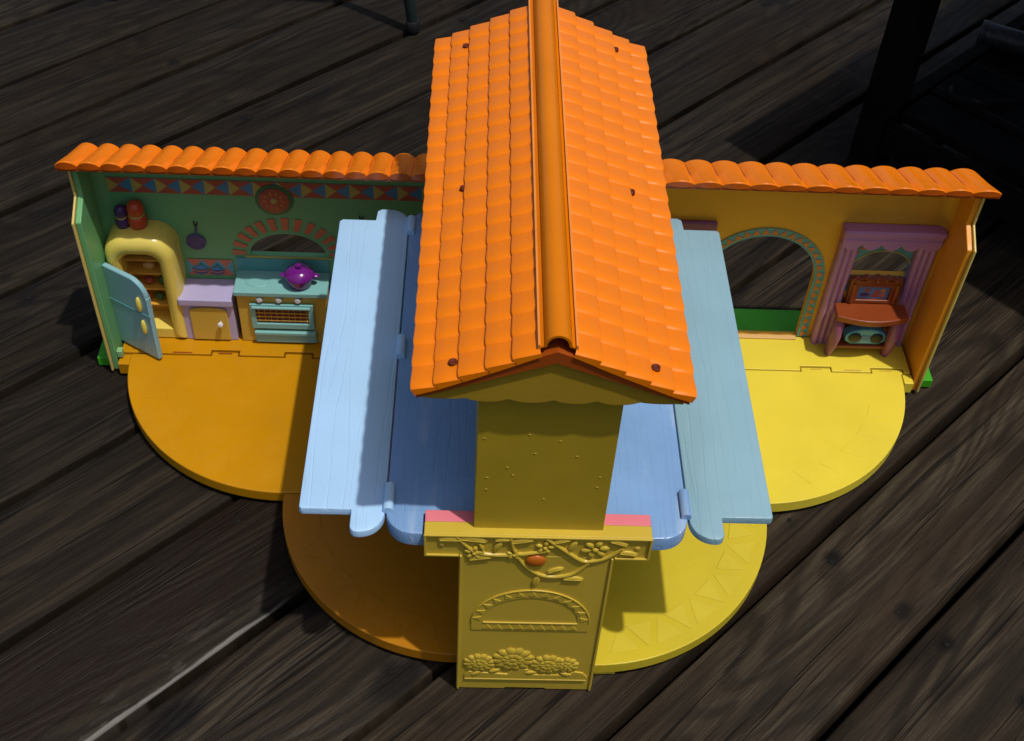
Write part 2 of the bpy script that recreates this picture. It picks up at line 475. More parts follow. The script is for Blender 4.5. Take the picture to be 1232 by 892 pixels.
# right wing floor
poly = [(.200, .2025)]+circ(.24, .3895, .188, -90, 0, 28)+tab_line(.428, .200, .3896, R_TABS, .006)[1:]
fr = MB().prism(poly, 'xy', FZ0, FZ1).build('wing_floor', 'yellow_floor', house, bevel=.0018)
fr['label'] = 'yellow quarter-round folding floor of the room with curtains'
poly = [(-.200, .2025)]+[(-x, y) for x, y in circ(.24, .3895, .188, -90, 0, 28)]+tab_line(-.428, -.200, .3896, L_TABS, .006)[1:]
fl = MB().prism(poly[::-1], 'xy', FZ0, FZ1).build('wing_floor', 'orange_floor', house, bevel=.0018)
fl['label'] = 'orange quarter-round folding floor of the kitchen'
# base strips behind the hinge line
poly = tab_line(.2, .439, .3908, [(a-.0012, b+.0012) for a, b in R_TABS], .0072)+[(.439, .4445), (.2, .4445)]
sr_ = MB().prism(poly, 'xy', .003, .0203).build('base_strip', 'yellow_floor', house, bevel=.0008)
MB().box(.4295, .4402, .3765, .3900, .003, .0185).build('hinge_foot', 'yellow_floor', sr_, bevel=.001)
poly = tab_line(-.439, -.2, .3908, [(a-.0012, b+.0012) for a, b in L_TABS], .0072)+[(-.2, .4445), (-.439, .4445)]
sl_ = MB().prism(poly, 'xy', .003, .0203).build('base_strip', 'orange_floor', house, bevel=.0008)
MB().box(-.4395, -.427, .374, .3895, .003, .0185).build('hinge_foot', 'orange_floor', sl_, bevel=.001)
for x0, x1 in ((.3635, .3829), (.3255, .3385), (.404, .418)):
    MB().box(x0, x1, .3915 if x0 > .36 and x0 < .4 else .3925, .3935, .0195, .0206).build('hinge_slot', 'mustard', sr_)
for x0, x1 in ((-.3827, -.3619), (-.333, -.318)):
    MB().box(x0, x1, .3915, .3932, .0195, .0206).build('hinge_slot', 'wood_brown', sl_)
# lower floors
poly = [(.0005, .0145), (.06, .0145)]+circ(.06, .2, .186, -89, 0, 30)+[(.246, .2012), (.1985, .2012), (.1985, .389), (.0005, .389)]
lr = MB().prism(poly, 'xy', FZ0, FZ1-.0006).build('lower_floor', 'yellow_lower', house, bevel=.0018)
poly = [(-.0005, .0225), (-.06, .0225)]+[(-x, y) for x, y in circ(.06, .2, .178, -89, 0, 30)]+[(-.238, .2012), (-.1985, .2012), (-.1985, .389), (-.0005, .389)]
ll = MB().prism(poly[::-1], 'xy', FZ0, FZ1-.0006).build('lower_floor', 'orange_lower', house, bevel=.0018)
MB().prism([(.064, .0155), (.084, .0165), (.080, .030), (.066, .03)], 'xy', .0003, .0048).build('floor_foot', 'yellow_floor', lr, bevel=.001)
# embossed sunburst triangles near the rims
def emboss(parent, cx_, cy_, r0, r1, a0, a1, n, z, mat, flip=1):
    for i in range(n):
        t0 = radians(a0+(a1-a0)*i/n); t1 = radians(a0+(a1-a0)*(i+1.25)/n); tm = (t0+t1)/2
        ra, rb = (r0, r1) if i % 2 else (r1, r0)
        pts = [(cx_+flip*ra*cos(t0), cy_+ra*sin(t0)), (cx_+flip*ra*cos(t1), cy_+ra*sin(t1)), (cx_+flip*rb*cos(tm), cy_+rb*sin(tm))]
        if flip < 0: pts = pts[::-1]
        MB().prism(pts, 'xy', z-.001, z+(.0006 if i % 2 else .0003)).build('embossed_triangle', mat, parent, bevel=.0003, seg=1)
emboss(lr, .06, .2, .149, .174, -84, -2, 11, FZ1-.0006, 'yellow_matte')
emboss(ll, -.06, .2, .142, .166, -84, -2, 11, FZ1-.0006, 'orange_matte', -1)
emboss(fr, .24, .3895, .150, .172, -80, -20, 10, FZ1-.0002, 'yellow_floor')
emboss(fl, -.24, .3895, .150, .172, -80, -20, 10, FZ1-.0002, 'orange_floor', -1)

# --- green garden bases behind the wings
for s_ in (1, -1):
    pts = [(s_*.06, .389), (s_*.456, .389), (s_*.4655, .392), (s_*.4665, .489), (s_*.46, .497), (s_*.06, .497)]
    gb = MB().prism(pts if s_ > 0 else pts[::-1], 'xy', .0015, .0028).build('garden_base', 'lawn_green', house)
    pts = [(s_*.06, .4535), (s_*.462, .4535), (s_*.462, .4535), (s_*.4735, .4535), (s_*.4735, .489), (s_*.46, .497), (s_*.06, .497)]
    pts = [pts[0], pts[1], pts[3], pts[4], pts[5], pts[6]]
    MB().prism(pts if s_ > 0 else pts[::-1], 'xy', .0005, .0135).build('lawn', 'lawn_green', gb, bevel=.002)
    MB().box(min(s_*.4525, s_*.4665), max(s_*.4525, s_*.4665), .388, .4528, .0004, .0125).build('lawn_edge', 'lawn_green', gb, bevel=.0015)

# --- wing walls
WY0, WY1 = .4450, .4520
def ring_outline(poly): return poly
# right wall (orange) with arched doorway and half-round window
door_hole = [(.198, .0205), (.318, .0205)]+circ(.258, .108, .060, 0, 180, 24)
win_hole = [(.351, .1175)]+[(.425, .1175)]+circ(.388, .1195, .037, 0, 180, 20, .0335)
wr_ = MB().prism([(.05, .0204), (.4405, .0204), (.4405, .2455), (.05, .2455)], 'xz', WY0, WY1, [door_hole, win_hole]).build('room_wall', 'orange_wall', house)
wr_['label'] = 'orange inner wall with an arched doorway and a curtained half-round window'
MB().box(.06, .439, .4435, .4449, .2325, .2345).build('wall_moulding', 'orange_wall', wr_)
MB().box(.2005, .317, .4385, .4445, .0207, .0225).build('threshold', 'peach', wr_, bevel=.0006)
# left wall (green) with a low arched serving window
kw = [(-.295, .119), (-.213, .119)]+circ(-.254, .1195, .041, 2, 178, 22, .0305)
wl_ = MB().prism([(-.4405, .0204), (-.05, .0204), (-.05, .2425), (-.4405, .2425)], 'xz', WY0, WY1, [kw]).build('room_wall', 'green_wall', house)
wl_['label'] = 'green kitchen wall with a patterned border and a low arched window'

# side walls
def side_wall(s_, mat, edge):
    pr = [(.381, .0025), (.4525, .0025), (.4525, .2390), (.404, .2585), (.404, .2245), (.381, .2095)]
    xa, xb = (.4412, .4470) if s_ > 0 else (-.4470, -.4412)
    o = MB().prism(pr, 'yz', xa, xb).build('side_wall', mat, house, bevel=.0012)
    pe = [(.3775, .003), (.3845, .003), (.3845, .2085), (.4085, .2240), (.4085, .2575), (.4015, .2605), (.4015, .2265), (.3775, .2110)]
    xa, xb = (.4472, .4497) if s_ > 0 else (-.4497, -.4472)
    MB().prism(pe, 'yz', xa, xb).build('edge_flange', edge, o, bevel=.001)
    return o
swr = side_wall(1, 'orange_side', 'cream_edge'); swl = side_wall(-1, 'green_wall', 'cream_edge')
MB().box(-.4408, -.4345, .3815, .3890, .0206, .0300).build('wall_foot', 'green_edge', swl, bevel=.001)
# coved corner of the curtained room
cove = [(.4410, .4448), (.4410, .4330)]+[(.4410-.012+.012*cos(radians(a)), .4448-.012+.012*sin(radians(a))) for a in (15, 30, 45, 60, 75)]+[(.4290, .4448)]
MB().prism(cove, 'xy', .0206, .242).build('cove', 'orange_wall', swr)
cl = [(-x, y) for x, y in cove][::-1]
MB().prism(cl, 'xy', .0206, .240).build('cove', 'green_wall', swl)

# --- wing roofs
def wing_roof(s_, n, x_in, x_out, zf, zb, yf, yb):
    g = group_part('wing_roof', house)
    xs = sorted((x_in, x_out))
    MB().prism([(yf+.002, zf-.0045), (yb, zb-.0045), (yb, zb+.0015), (yf+.002, zf+.0015)], 'yz', xs[0], xs[1]).build('roof_slab', 'orange_trim_shaded', g, bevel=.0008)
    p = (xs[1]-xs[0])/n; hgt = .0064 if s_ < 0 else .0048
    mb = MB(); rows = []
    K = 9
    for (y, z, sc) in ((yf, zf, 1.0), (yf+.0012, zf+.0006, 1.08), ((yf+yb)/2, (zf+zb)/2, 1.0), (yb, zb, .95)):
        row = []
        for k in range(K):
            t = k/(K-1)
            x = -p/2*1.01+p*1.01*t
            row.append((x, y+.0022*(1-sin(pi*t)) if y < yf+.01 else y, z+.0012+hgt*sc*sin(pi*t)**.75))
        rows.append(row)
    mb.loft(rows)
    b = len(mb.v); lo = [(q[0], q[1], zf-.001) for q in rows[0]]
    mb.add(rows[0]+lo, [[k, k+1, K+k+1, K+k] for k in range(K-1)], 1)  # front lip takes the orange with painted shade
    lo = [(q[0], q[1], zb-.002) for q in rows[-1]]
    mb.add(rows[-1]+lo, [[k, k+1, K+k+1, K+k] for k in range(K-1)])
    for e in (0, -1):
        mb.add([r[e] for r in rows]+[(rows[0][e][0], rows[0][e][1], zf-.001), (rows[-1][e][0], rows[-1][e][1], zb-.002)], [[0, 1, 2, 3, 5, 4]])
    me = mb.mesh('roof_tile', ['orange_tile', 'orange_face_shaded'], 50)
    for i in range(n):
        put('roof_tile', me, g, (xs[0]+p*(i+.5), 0, 0), (0, 0, 0))
    return g
wgl = wing_roof(-1, 18, -.075, -.4575, .2665, .2400, .393, .462)
wgl['label'] = 'row of orange barrel tiles along the top of the kitchen wall'
wgr = wing_roof(1, 14, .075, .4600, .2690, .2455, .393, .462)
wgr['label'] = 'row of orange barrel tiles along the top of the curtained room wall'

# --- core under and above the platform
core = MB().box(-.056, .056, .0125, .410, .0208, .2075).build('lower_core', 'yellow_wall', house)
tower = MB().box(-.0501, .0501, .007, .405, .2115, .3895).build('tower_wall', 'yellow_wall', house, bevel=.0008)
studs = [(-.0448, .3373), (-.0129, .3424), (.0094, .3362), (-.0078, .3218), (.0225, .3197), (-.0273, .3055), (-.0417, .2932), (-.0229, .2968), (.0412, .2967), (.0402, .2847), (-.0418, .2794), (.0015, .2692)]
stud_me = MB().ell((0, 0, 0), .0013, .00045, .0009, nu=8, nv=5).mesh('stud', 'yellow_wall')
for x, z in studs: put('stud', stud_me, tower, (x, .007, z))

# --- facade
fac = MB().prism([(-.0609, 0.0004), (-.018, .0004), (-.016, .002), (.018, .002), (.02, .0004), (.0609, .0004), (.0609, .2055), (-.0609, .2055)], 'xz', 0, .0118).build('facade', 'yellow_facade', house, bevel=.0008)
fac['label'] = 'yellow front panel with moulded vine, arched window and flowers'
# rim: raised lip around the panel edge
for x in (-.0603, .0583): MB().box(x, x+.002, -.0016, .0004, .001, .2051).build('rim', 'yellow_facade', fac, bevel=.0005)
band = MB().box(-.088, .088, .0003, .0125, .2052, .2318).build('band', 'yellow_facade', house, bevel=.0009)
lip = MB()
lip.prism([(-.0609, .2068), (-.0862, .2068), (-.0862, .2302), (.0862, .2302), (.0862, .2068), (.0609, .2068), (.0609, .2048), (.0882, .2048), (.0882, .2322), (-.0882, .2322), (-.0882, .2048), (-.0609, .2048)], 'xz', -.0018, .0002)
lip.build('rim', 'yellow_facade', band, bevel=.0005)
ps = MB().box(-.0878, .0878, .0126, .0234, .2075, .2316).build('pink_strip', 'pink', house, bevel=.0006)
RY = lambda a: Matrix.Rotation(radians(a), 3, 'Y')
for pts in ([(-.0629, .2308), (-.0564, .2201), (-.0483, .2109), (-.0354, .2073), (-.0178, .2079), (-.002, .2112), (.0074, .2143)],
            [(-.0212, .2300), (-.0181, .2134), (-.0091, .1944), (.003, .1821), (.0163, .1792), (.0306, .1845), (.0408, .199)],
            [(.0064, .2298), (.0201, .2161), (.034, .2029), (.0422, .2013), (.0546, .2065), (.0661, .2192)]):
    MB().tube([(x, -.0004, z) for x, z in pts], .0017, 8).build('vine', 'yellow_facade', fac)
leaves = [(-.0675, .2262, 0, .0075), (-.0502, .2262, -8, .0085), (-.0441, .2028, 12, .0075), (-.031, .2183, 65, .005), (-.0274, .2275, 5, .005), (-.0124, .2258, 15, .0075), (.0011, .172, 80, .006), (.0156, .1883, 25, .0055), (.0304, .1765, -3, .0065), (.0269, .2205, 70, .0055), (.0621, .2262, -20, .006), (.0709, .2126, -8, .0058), (-.0437, .2178, -70, .004), (.018, .2268, 20, .006), (-.066, .2115, 30, .003)]
for x, z, a, L_ in leaves[:-1]:
    L_ *= 1.4
    mb = MB(); mb.ell((x, -.0004, z), L_, .0017, L_*.38, RY(-a), 12, 7); mb.tube([(x-L_*.8*cos(radians(a)), -.0019, z-L_*.8*sin(radians(a))), (x+L_*.8*cos(radians(a)), -.0019, z+L_*.8*sin(radians(a)))], .00035, 5)
    mb.build('leaf', 'yellow_facade', fac)
def flower(x, z, r, n, parent, mat='yellow_facade', name='flower', rings=1):
    mb = MB()
    for k in range(n):
        t = 2*pi*k/n+.2
        mb.ell((x+r*.68*cos(t), -.0006, z+r*.68*sin(t)), r*.42, .0017, r*.27, RY(-math.degrees(t)), 9, 6)
    if rings > 1:
        for k in range(n-2):
            t = 2*pi*k/(n-2)
            mb.ell((x+r*.36*cos(t), -.0013, z+r*.36*sin(t)), r*.26, .0015, r*.19, RY(-math.degrees(t)), 8, 6)
    mb.ell((x, -.0012, z), r*.26, .0018, r*.26, None, 9, 6)
    return mb.build(name, mat, parent)
flower(-.0491, .2095, .0078, 5, fac); flower(.0056, .2185, .0072, 5, fac); flower(.0448, .2172, .0105, 6, fac); flower(-.0178, .2085, .0060, 5, fac)
# red-brown oval button
MB().ell((-.0006, -.0010, .2012), .0082, .0032, .0072, None, 18, 10).build('button', 'button_red', fac)
for x, z in ((-.0745, .2185), (.0775, .2185)):
    MB().lathe([(.0022, .0006), (.0022, -.0004), (.0014, -.0008)], (x, 0, z), 10, axis='y').build('screw', 'mustard', band)
# half-round moulded window
wo = [(-.0495, .0985), (.0495, .0985)]+circ(0, .112, .0495, 0, 180, 26, .0475)
wi = [(-.0395, .1105), (.0395, .1105)]+circ(0, .114, .0395, 0, 180, 24, .034)
wrf = group_part('window_relief', fac)
wrf_m = MB().prism(wo, 'xz', -.0008, .0004, [wi]).build('frame', 'yellow_facade', fac, bevel=.0006)
MB().tube([(x, -.0008, z) for x, z in circ(0, .112, .0492, 0, 180, 26, .0472)], .0007, 6, smooth_=1).build('frame_bead', 'yellow_facade', fac)
MB().tube([(-.0395, -.0008, .1108), (.0395, -.0008, .1108)], .0008, 6).build('sill_bead', 'yellow_facade', fac)
bpy.data.objects.remove(wrf)
for k in range(13):
    t = radians(6+168*k/12)
    x, z = .0445*cos(t), .113+.0412*sin(t)
    MB().prism([(x+.0042*cos(t+a), z+.0042*sin(t+a)) for a in (0, 2.3, 4.0)], 'xz', -.0014, -.0006).build('frame_notch', 'yellow_facade', fac, bevel=.0003)
for k in range(9):
    x = -.036+.009*k
    MB().prism([(x-.004, .1015), (x+.004, .1015), (x, .1085)], 'xz', -.0014, -.0006).build('frame_notch', 'yellow_facade', fac, bevel=.0003)
# flower bed relief
bed = [(-.0535, .0185), (.0545, .0185), (.0555, .024), (.051, .031), (.044, .033), (.040, .030), (.036, .027), (.006, .027), (.002, .0355), (-.006, .037), (-.013, .033), (-.0155, .027), (-.05, .031), (-.054, .025)]
MB().prism(bed, 'xz', -.0013, .0004).build('flower_bed', 'yellow_facade', fac, bevel=.0007)
MB().tube([(-.0535, -.0008, .019), (.0545, -.0008, .019)], .0011, 6).build('bed_edge', 'yellow_facade', fac)
for x, z, r in ((-.041, .0455, .0135), (-.0118, .052, .0178), (.019, .0445, .0145)): flower(x, z, r, 12, fac, rings=2)
flower(.0345, .044, .0115, 10, fac, rings=2)
for k, (x, z, a) in enumerate(((-.0275, .033, 30), (.0045, .031, 10), (.036, .029, -20), (-.044, .028, 40))):
    MB().ell((x, -.0008, z), .006, .0016, .0026, RY(-a), 10, 6).build('leaf', 'yellow_facade', fac)

# --- platform (upper floor) and folding flaps
PZ = .2250
hw_ = .1188
pp = [(-.0885, .0052), (-.0885, .0238), (.0885, .0238), (.0885, .0052)]
rr = .022
pp += circ(hw_-rr, .0052+rr, rr, -90, 0, 8)+circ(hw_-rr, .3995-rr, rr, 0, 90, 8)+circ(-hw_+rr, .3995-rr, rr, 90, 180, 8)+circ(-hw_+rr, .0052+rr, rr, 180, 270, 8)
plat = MB().slab(pp, .2085, PZ, .0016).build('upper_floor', 'blue_center', house)
def flap(s_, mat, label):
    r = .019
    xi = .1198; xt = .1462; xo = .1872
    q = [(xt, .0272)]+[(xt, .0060)]
    q = circ(xi+r, .0058+r, r, 180, 270, 8)+circ(xt-.006, .0058+.006, .006, -90, 0, 5)+[(xt, .0272), (xo-.002, .0272), (xo, .0292), (xo, .379), (xo-.003, .382), (xt+.006, .382), (xt+.005, .396), (xt+.001, .3992)]+circ(xi+r, .3992-r, r, 90, 180, 8)
    q = [(s_*x, y) for x, y in q]
    o = MB().slab(q if s_ > 0 else q[::-1], PZ-.0085, PZ, .0013).build('folding_flap', mat, house)
    o['label'] = label
    for y0, y1 in ((.0245, .0505), (.193, .2175), (.3605, .3835)):
        x = s_*.1172
        hb = MB().tube([(x, y0, PZ+.0022), (x, y1, PZ+.0024)], .0041, 14, smooth_=1)
        hb.build('hinge', 'blue_flap' if s_ < 0 else 'blue_center', o, bevel=.0004)
    return o
flap(-1, 'blue_flap', 'pale blue folding floor flap with wood grain beside the roof, half in its shadow')
flap(1, 'teal_flap', 'greyish teal folding floor flap with wood grain in full sun')

# --- main roof
roof = group_part('roof', house)
RYF, RYB = -.0065, .4267
colx = [.0110, .0272, .0444, .0621, .0782, .0937]
colz = [.4391, .4307, .4219, .4132, .4053, .3991]
slope = math.atan2(colz[0]-colz[-1], colx[-1]-colx[0])
NR = 21; pitch = (RYB-RYF)/NR
K = 9
def tile_mesh(lt):
    mb = MB(); rows = []
    TS = (0, .05, .12, .22, .36, .54, .74, .9, 1)       # 0 is the front edge of the tile
    HS = (-.0002, .0006, .0011, .0013, .0012, .0008, .0004, .0002, .0)
    for u in (0, .5, .94, 1.0):
        row = []
        for t, hh in zip(TS, HS):
            h = .0002+.0031*u+hh-(.0005 if u == 1.0 else 0)
            ue = u*lt*(1+.1*hh/.02 if u > .9 else 1)
            row.append((ue, pitch*1.004*(t-.5), h))
        rows.append(row)
    mb.loft(rows)
    lo = [(q[0]-.0002, q[1], -.0030) for q in rows[-1]]
    mb.add(rows[-1]+lo, [[k, k+1, K+k+1, K+k] for k in range(K-1)])
    for e in (0, -1):
        mb.add([r[e] for r in rows]+[(rows[-1][e][0], rows[-1][e][1], -.0030), (0, rows[0][e][1], -.0030)], [[0, 1, 2, 3, 4, 5]])
    return mb.mesh('roof_tile', 'orange_tile', 60)
for s_ in (-1, 1):
    # underlying slab, its orange darkened for the shade under the tile ends
    sl = MB().prism([(s_*.0, .4385), (s_*.0918, .3982), (s_*.0918, .3915), (s_*.0, .4280)], 'xz', RYF+.0012, RYB-.001)
    sl.build('roof_slab', 'orange_trim_shaded', roof)
    for c in range(5):
        x0, x1, z0, z1 = colx[c], colx[c+1], colz[c], colz[c+1]
        lt = sqrt((x1-x0)**2+(z1-z0)**2); me = tile_mesh(lt*1.03)
        ang = math.atan2(z0-z1, x1-x0)
        for r_ in range(NR):
            y = RYB-pitch*(r_+.5)
            # local u down the slope, local z the slope normal; y mirrored on the far side by a half turn
            if s_ > 0: rot = (0, ang, 0)
            else: rot = (0, ang, pi)
            o = bpy.data.objects.new('roof_tile', me); COL.objects.link(o); o.parent = roof
            if s_ > 0:
                M = Matrix(((cos(ang), 0, sin(ang)), (0, -1, 0), (-sin(ang), 0, cos(ang))))
                ex = Vector((cos(ang), 0, -sin(ang))); ez = Vector((sin(ang), 0, cos(ang)))
            else:
                ex = Vector((-cos(ang), 0, -sin(ang))); ez = Vector((-sin(ang), 0, cos(ang)))
            # tile crest is toward local -Y (t small), i.e. the front, on both sides
            ey = Vector((0, 1, 0))
            M4 = Matrix((ex, ey, ez)).transposed().to_4x4()
            M4.translation = Vector((s_*x0, y, z0-.0012+random.uniform(-.0002, .0002)))
            o.matrix_local = M4
# ridge cap: hollow half round with narrow flanges
mb = MB()
outer = circ(0, .4410, .0090, 0, 180, 16, .0100); inner = circ(0, .4410, .0072, 0, 180, 16, .0082)
sec = [(.0125, .4385), (.0125, .4400), (.0092, .4415)]+outer+[(-.0092, .4415), (-.0125, .4400), (-.0125, .4385)]+inner[::-1]
mb.prism(sec, 'xz', RYF+.0035, RYB+.006)
mb.build('ridge_cap', 'ridge_orange', roof, smooth=40)
for x in (-.0124, .0124):
    MB().box(x-.0007, x+.0007, RYF+.003, RYB+.005, .4385, .4428).build('ridge_lip', 'lip_orange', roof)
# screws
for x, y in ((-.0668, .398), (.0650, .400), (-.0645, .194), (.0645, .196), (-.0678, .009), (.0678, .009)):
    z = .4391-(abs(x)-.011)*.485+.0012
    MB().lathe([(.0032, -.004), (.0032, -.0002), (.0024, .0003), (.0012, -.0005)], (x, y, z), 12).build('screw', 'screw_red', roof)
# gable block under the tiles: scalloped lower edge
gz = .3965
bot = []
edges = [-.0885, -.0590, -.0300, .0003, .0297, .0590, .0885]
for a, b in zip(edges[:-1], edges[1:]):
    for k in range(7):
        t = k/7; bot.append((a+(b-a)*t, .3895-(.0032 if abs(a+b) < .1 else .0012)*sin(pi*t)**.7))
bot.append((edges[-1], .3885))
gp = bot+[(.0885, .3930), (.0, .4325), (-.0885, .3930)]
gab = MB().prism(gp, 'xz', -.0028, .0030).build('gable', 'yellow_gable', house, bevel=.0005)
MB().prism([(-.0875, .3895), (.0875, .3895), (.0875, .3925), (0, .4315), (-.0875, .3925)], 'xz', .0032, .4180).build('attic', 'yellow_wall', house)

# --- printed and moulded decoration on the walls
# border of triangles on the kitchen wall
bd = MB(); x = -.4300; ptc = .0246; zA, zB = .2000, .2188
while x < -.075:
    zc = (zA+zB)/2; xm = x+ptc*.46; xe = x+ptc
    y = .4442
    bd.add([(x, y, zA), (x, y, zB), (xm, y, zc)], [[0, 1, 2]], 2)
    bd.add([(x, y, zB), (xe, y, zB), (xm, y, zc)], [[0, 1, 2]], 0)
    bd.add([(x, y, zA), (xe, y, zA), (xm, y, zc)], [[0, 1, 2]], 0)
    bd.add([(xe, y, zA), (xe, y, zB), (xm, y, zc)], [[0, 1, 2]], 1)
    x += ptc
bd.build('printed_border', ['print_red', 'print_blue', 'print_yellow'], wl_, smooth=0)
# painted arch bricks round the serving window
for k in range(13):
    t = radians(2+176*k/12); d = radians(3.9)
    def pe(a, q): return (-.254+(.0425+q*.0165)*cos(a), .1215+(.032+q*.0185)*sin(a))
    MB().prism([pe(t-d, .12), pe(t-d*1.1, 1), pe(t+d*1.1, 1), pe(t+d, .12)], 'xz', .4438, .4449).build('brick', 'brick_orange', wl_, bevel=.0004)
MB().box(-.3000, -.208, .4436, .4449, .1165, .1186).build('window_sill', 'print_yellow', wl_)
MB().box(-.3105, -.2115, .4432, .4449, .0985, .1163).build('stove_splashback', 'print_teal', wl_)
# decorative plate
pl = MB().lathe([(.0195, .0006), (.0195, -.0012), (.0165, -.0018), (.012, -.0012)], (-.262, .4445, .1960), 26, axis='y').build('plate', 'print_green', wl_)
MB().lathe([(.0158, 0), (.0158, -.0012), (.0150, -.0014)], (-.262, .4433, .1960), 24, axis='y').build('plate_face', 'print_red', pl)
for k in range(10):
    t = 2*pi*k/10
    MB().ell((-.262+.0095*cos(t), .4418, .1960+.0095*sin(t)), .0024, .0005, .0015, RY(-math.degrees(t)), 8, 5).build('plate_mark', 'print_orange', pl)
MB().ell((-.262, .4418, .196), .0035, .0007, .0035, None, 10, 6).build('plate_mark', 'print_yellow', pl)
# pans hung on the wall
for px_, pz_ in ((-.3500, .1365), (-.1760, .151)):
    pn = MB().lathe([(.0105, .0004), (.0105, -.0016), (.0085, -.0020), (.0075, -.0012)], (px_, .4444, pz_), 20, axis='y').build('wall_pan', 'print_purple', wl_)
    MB().tube([(px_+.001, .4436, pz_+.009), (px_+.0025, .4436, pz_+.022)], .0011, 6).build('pan_handle', 'print_purple', pn)
    MB().tube([(px_+.0025, .4436, pz_+.0215), (px_+.0005, .4436, pz_+.0275)], .0007, 6).build('pan_hook', 'black_plastic', pn)
    MB().tube([(px_+.0025, .4436, pz_+.0215), (px_+.0050, .4436, pz_+.0265)], .0007, 6).build('pan_hook', 'black_plastic', pn)
# tiled splashback with two printed bowls
sb = MB(); x = -.3640; ptc = .0165; zA, zB = .0900, .1120
for _ in range(3):
    zc = (zA+zB)/2; xm = x+ptc*.5; xe = x+ptc; y = .4440
    sb.add([(x, y, zA), (x, y, zB), (xm, y, zc)], [[0, 1, 2]], 1); sb.add([(xe, y, zA), (xe, y, zB), (xm, y, zc)], [[0, 1, 2]], 1)
    sb.add([(x, y, zB), (xe, y, zB), (xm, y, zc)], [[0, 1, 2]], 0); sb.add([(x, y, zA), (xe, y, zA), (xm, y, zc)], [[0, 1, 2]], 0)
    x += ptc
sb.build('splashback', ['brick_orange', 'print_teal'], wl_, smooth=0)
for bx, bz, r in ((-.3500, .0985, .0092), (-.3325, .0975, .0082)):
    b_ = MB().prism(circ(bx, bz, r, 180, 360, 12, r*.75), 'xz', .4425, .4438).build('printed_bowl', 'print_purple', wl_)
    MB().prism([(bx-r*.8, bz+.0004), (bx-r*.5, bz+.005), (bx-r*.2, bz+.0035), (bx, bz+.0085), (bx+r*.35, bz+.0045), (bx+r*.8, bz+.0004)], 'xz', .4427, .4437).build('bowl_food', 'print_blue', b_)
    MB().tube([(bx-r, .4424, bz), (bx, .4424, bz-.0028), (bx+r, .4424, bz)], .0006, 5).build('bowl_stripe', 'print_orange', b_)

# arched door trim with printed triangles
def arch_path(r, n=30, zs=.108, zb=.0215):
    pts = [(.258+r, zb+(zs-zb)*k/8) for k in range(8)]+circ(.258, zs, r, 0, 180, n)+[(.258-r, zs-(zs-zb)*(k+1)/8) for k in range(8)]
    return pts
to = arch_path(.0712); ti = arch_path(.0602)
dt = MB().loft([[(p[0], .4438, p[1]) for p in to], [(p[0], .4438, p[1]) for p in ti]])
dt.loft([[(p[0], .4449, p[1]) for p in to], [(p[0], .4438, p[1]) for p in to]])
dt.loft([[(p[0], .4438, p[1]) for p in ti], [(p[0], .4515, p[1]) for p in ti]])
dto = dt.build('door_trim', 'print_teal', wr_)
def arch_at(s, r):
    L1 = .0865; arc = pi*.066; tot = 2*L1+arc; d = s*tot
    if d < L1: return Vector((.258+r, .0215+d)), Vector((1, 0))
    if d < L1+arc:
        a = (d-L1)/.066; return Vector((.258+r*cos(a), .108+r*sin(a))), Vector((cos(a), sin(a)))
    return Vector((.258-r, .108-(d-L1-arc))), Vector((-1, 0))
NT = 38
for k in range(NT):
    a, b, m_ = k/NT, (k+.95)/NT, (k+.48)/NT
    p1 = arch_at(a, .0632)[0]; p2 = arch_at(b, .0632)[0]; p3 = arch_at(m_, .0702)[0]
    MB().prism([tuple(p1), tuple(p2), tuple(p3)], 'xz', .4433, .4437).build('trim_triangle', 'print_orange', dto, smooth=0)

# curtains and window in the orange wall
cur = group_part('curtain', house); cur['label'] = 'purple moulded curtain with scalloped valance round the half-round window'
def drape(x0, x1, z0, z1, folds):
    mb = MB(); n = folds*6
    rows = []
    for z, k_ in ((z0, 1.0), ((z0+z1)/2, .85), (z1, .7)):
        rows.append([(x0+(x1-x0)*i/n, .4375-.0040*k_*abs(sin(pi*folds*i/n))-.0015, z) for i in range(n+1)])
    mb.loft(rows)
    for r_ in (rows[0], rows[-1]):
        mb.add(r_+[(p[0], .4448, p[2]) for p in r_], [[i, i+1, n+2+i, n+1+i] for i in range(n)])
    for e in (0, -1):
        mb.add([r[e] for r in rows]+[(r[e][0], .4448, r[e][2]) for r in rows], [[0, 1, 4, 3], [1, 2, 5, 4]])
    return mb.build('drape', 'purple', cur, smooth=60)
drape(.3335, .3535, .0207, .168, 3); drape(.4180, .4385, .0207, .168, 3)
val = []
for k in range(5):
    a = .3330+.0213*k
    for j in range(8):
        t = j/8; val.append((a+.0213*t, .1705-.0078*sin(pi*t)**.8))
val += [(.4395, .1705), (.4395, .1885), (.3330, .1885)]
MB().prism(val, 'xz', .4310, .4448).build('valance', 'purple', cur, bevel=.0012)
MB().box(.3315, .4405, .4285, .4446, .1830, .1905).build('curtain_rail', 'purple', cur, bevel=.0022, seg=3)
MB().tube([(.334, .4308, .1770), (.4385, .4308, .1770)], .0007, 6).build('valance_seam', 'purple', cur)
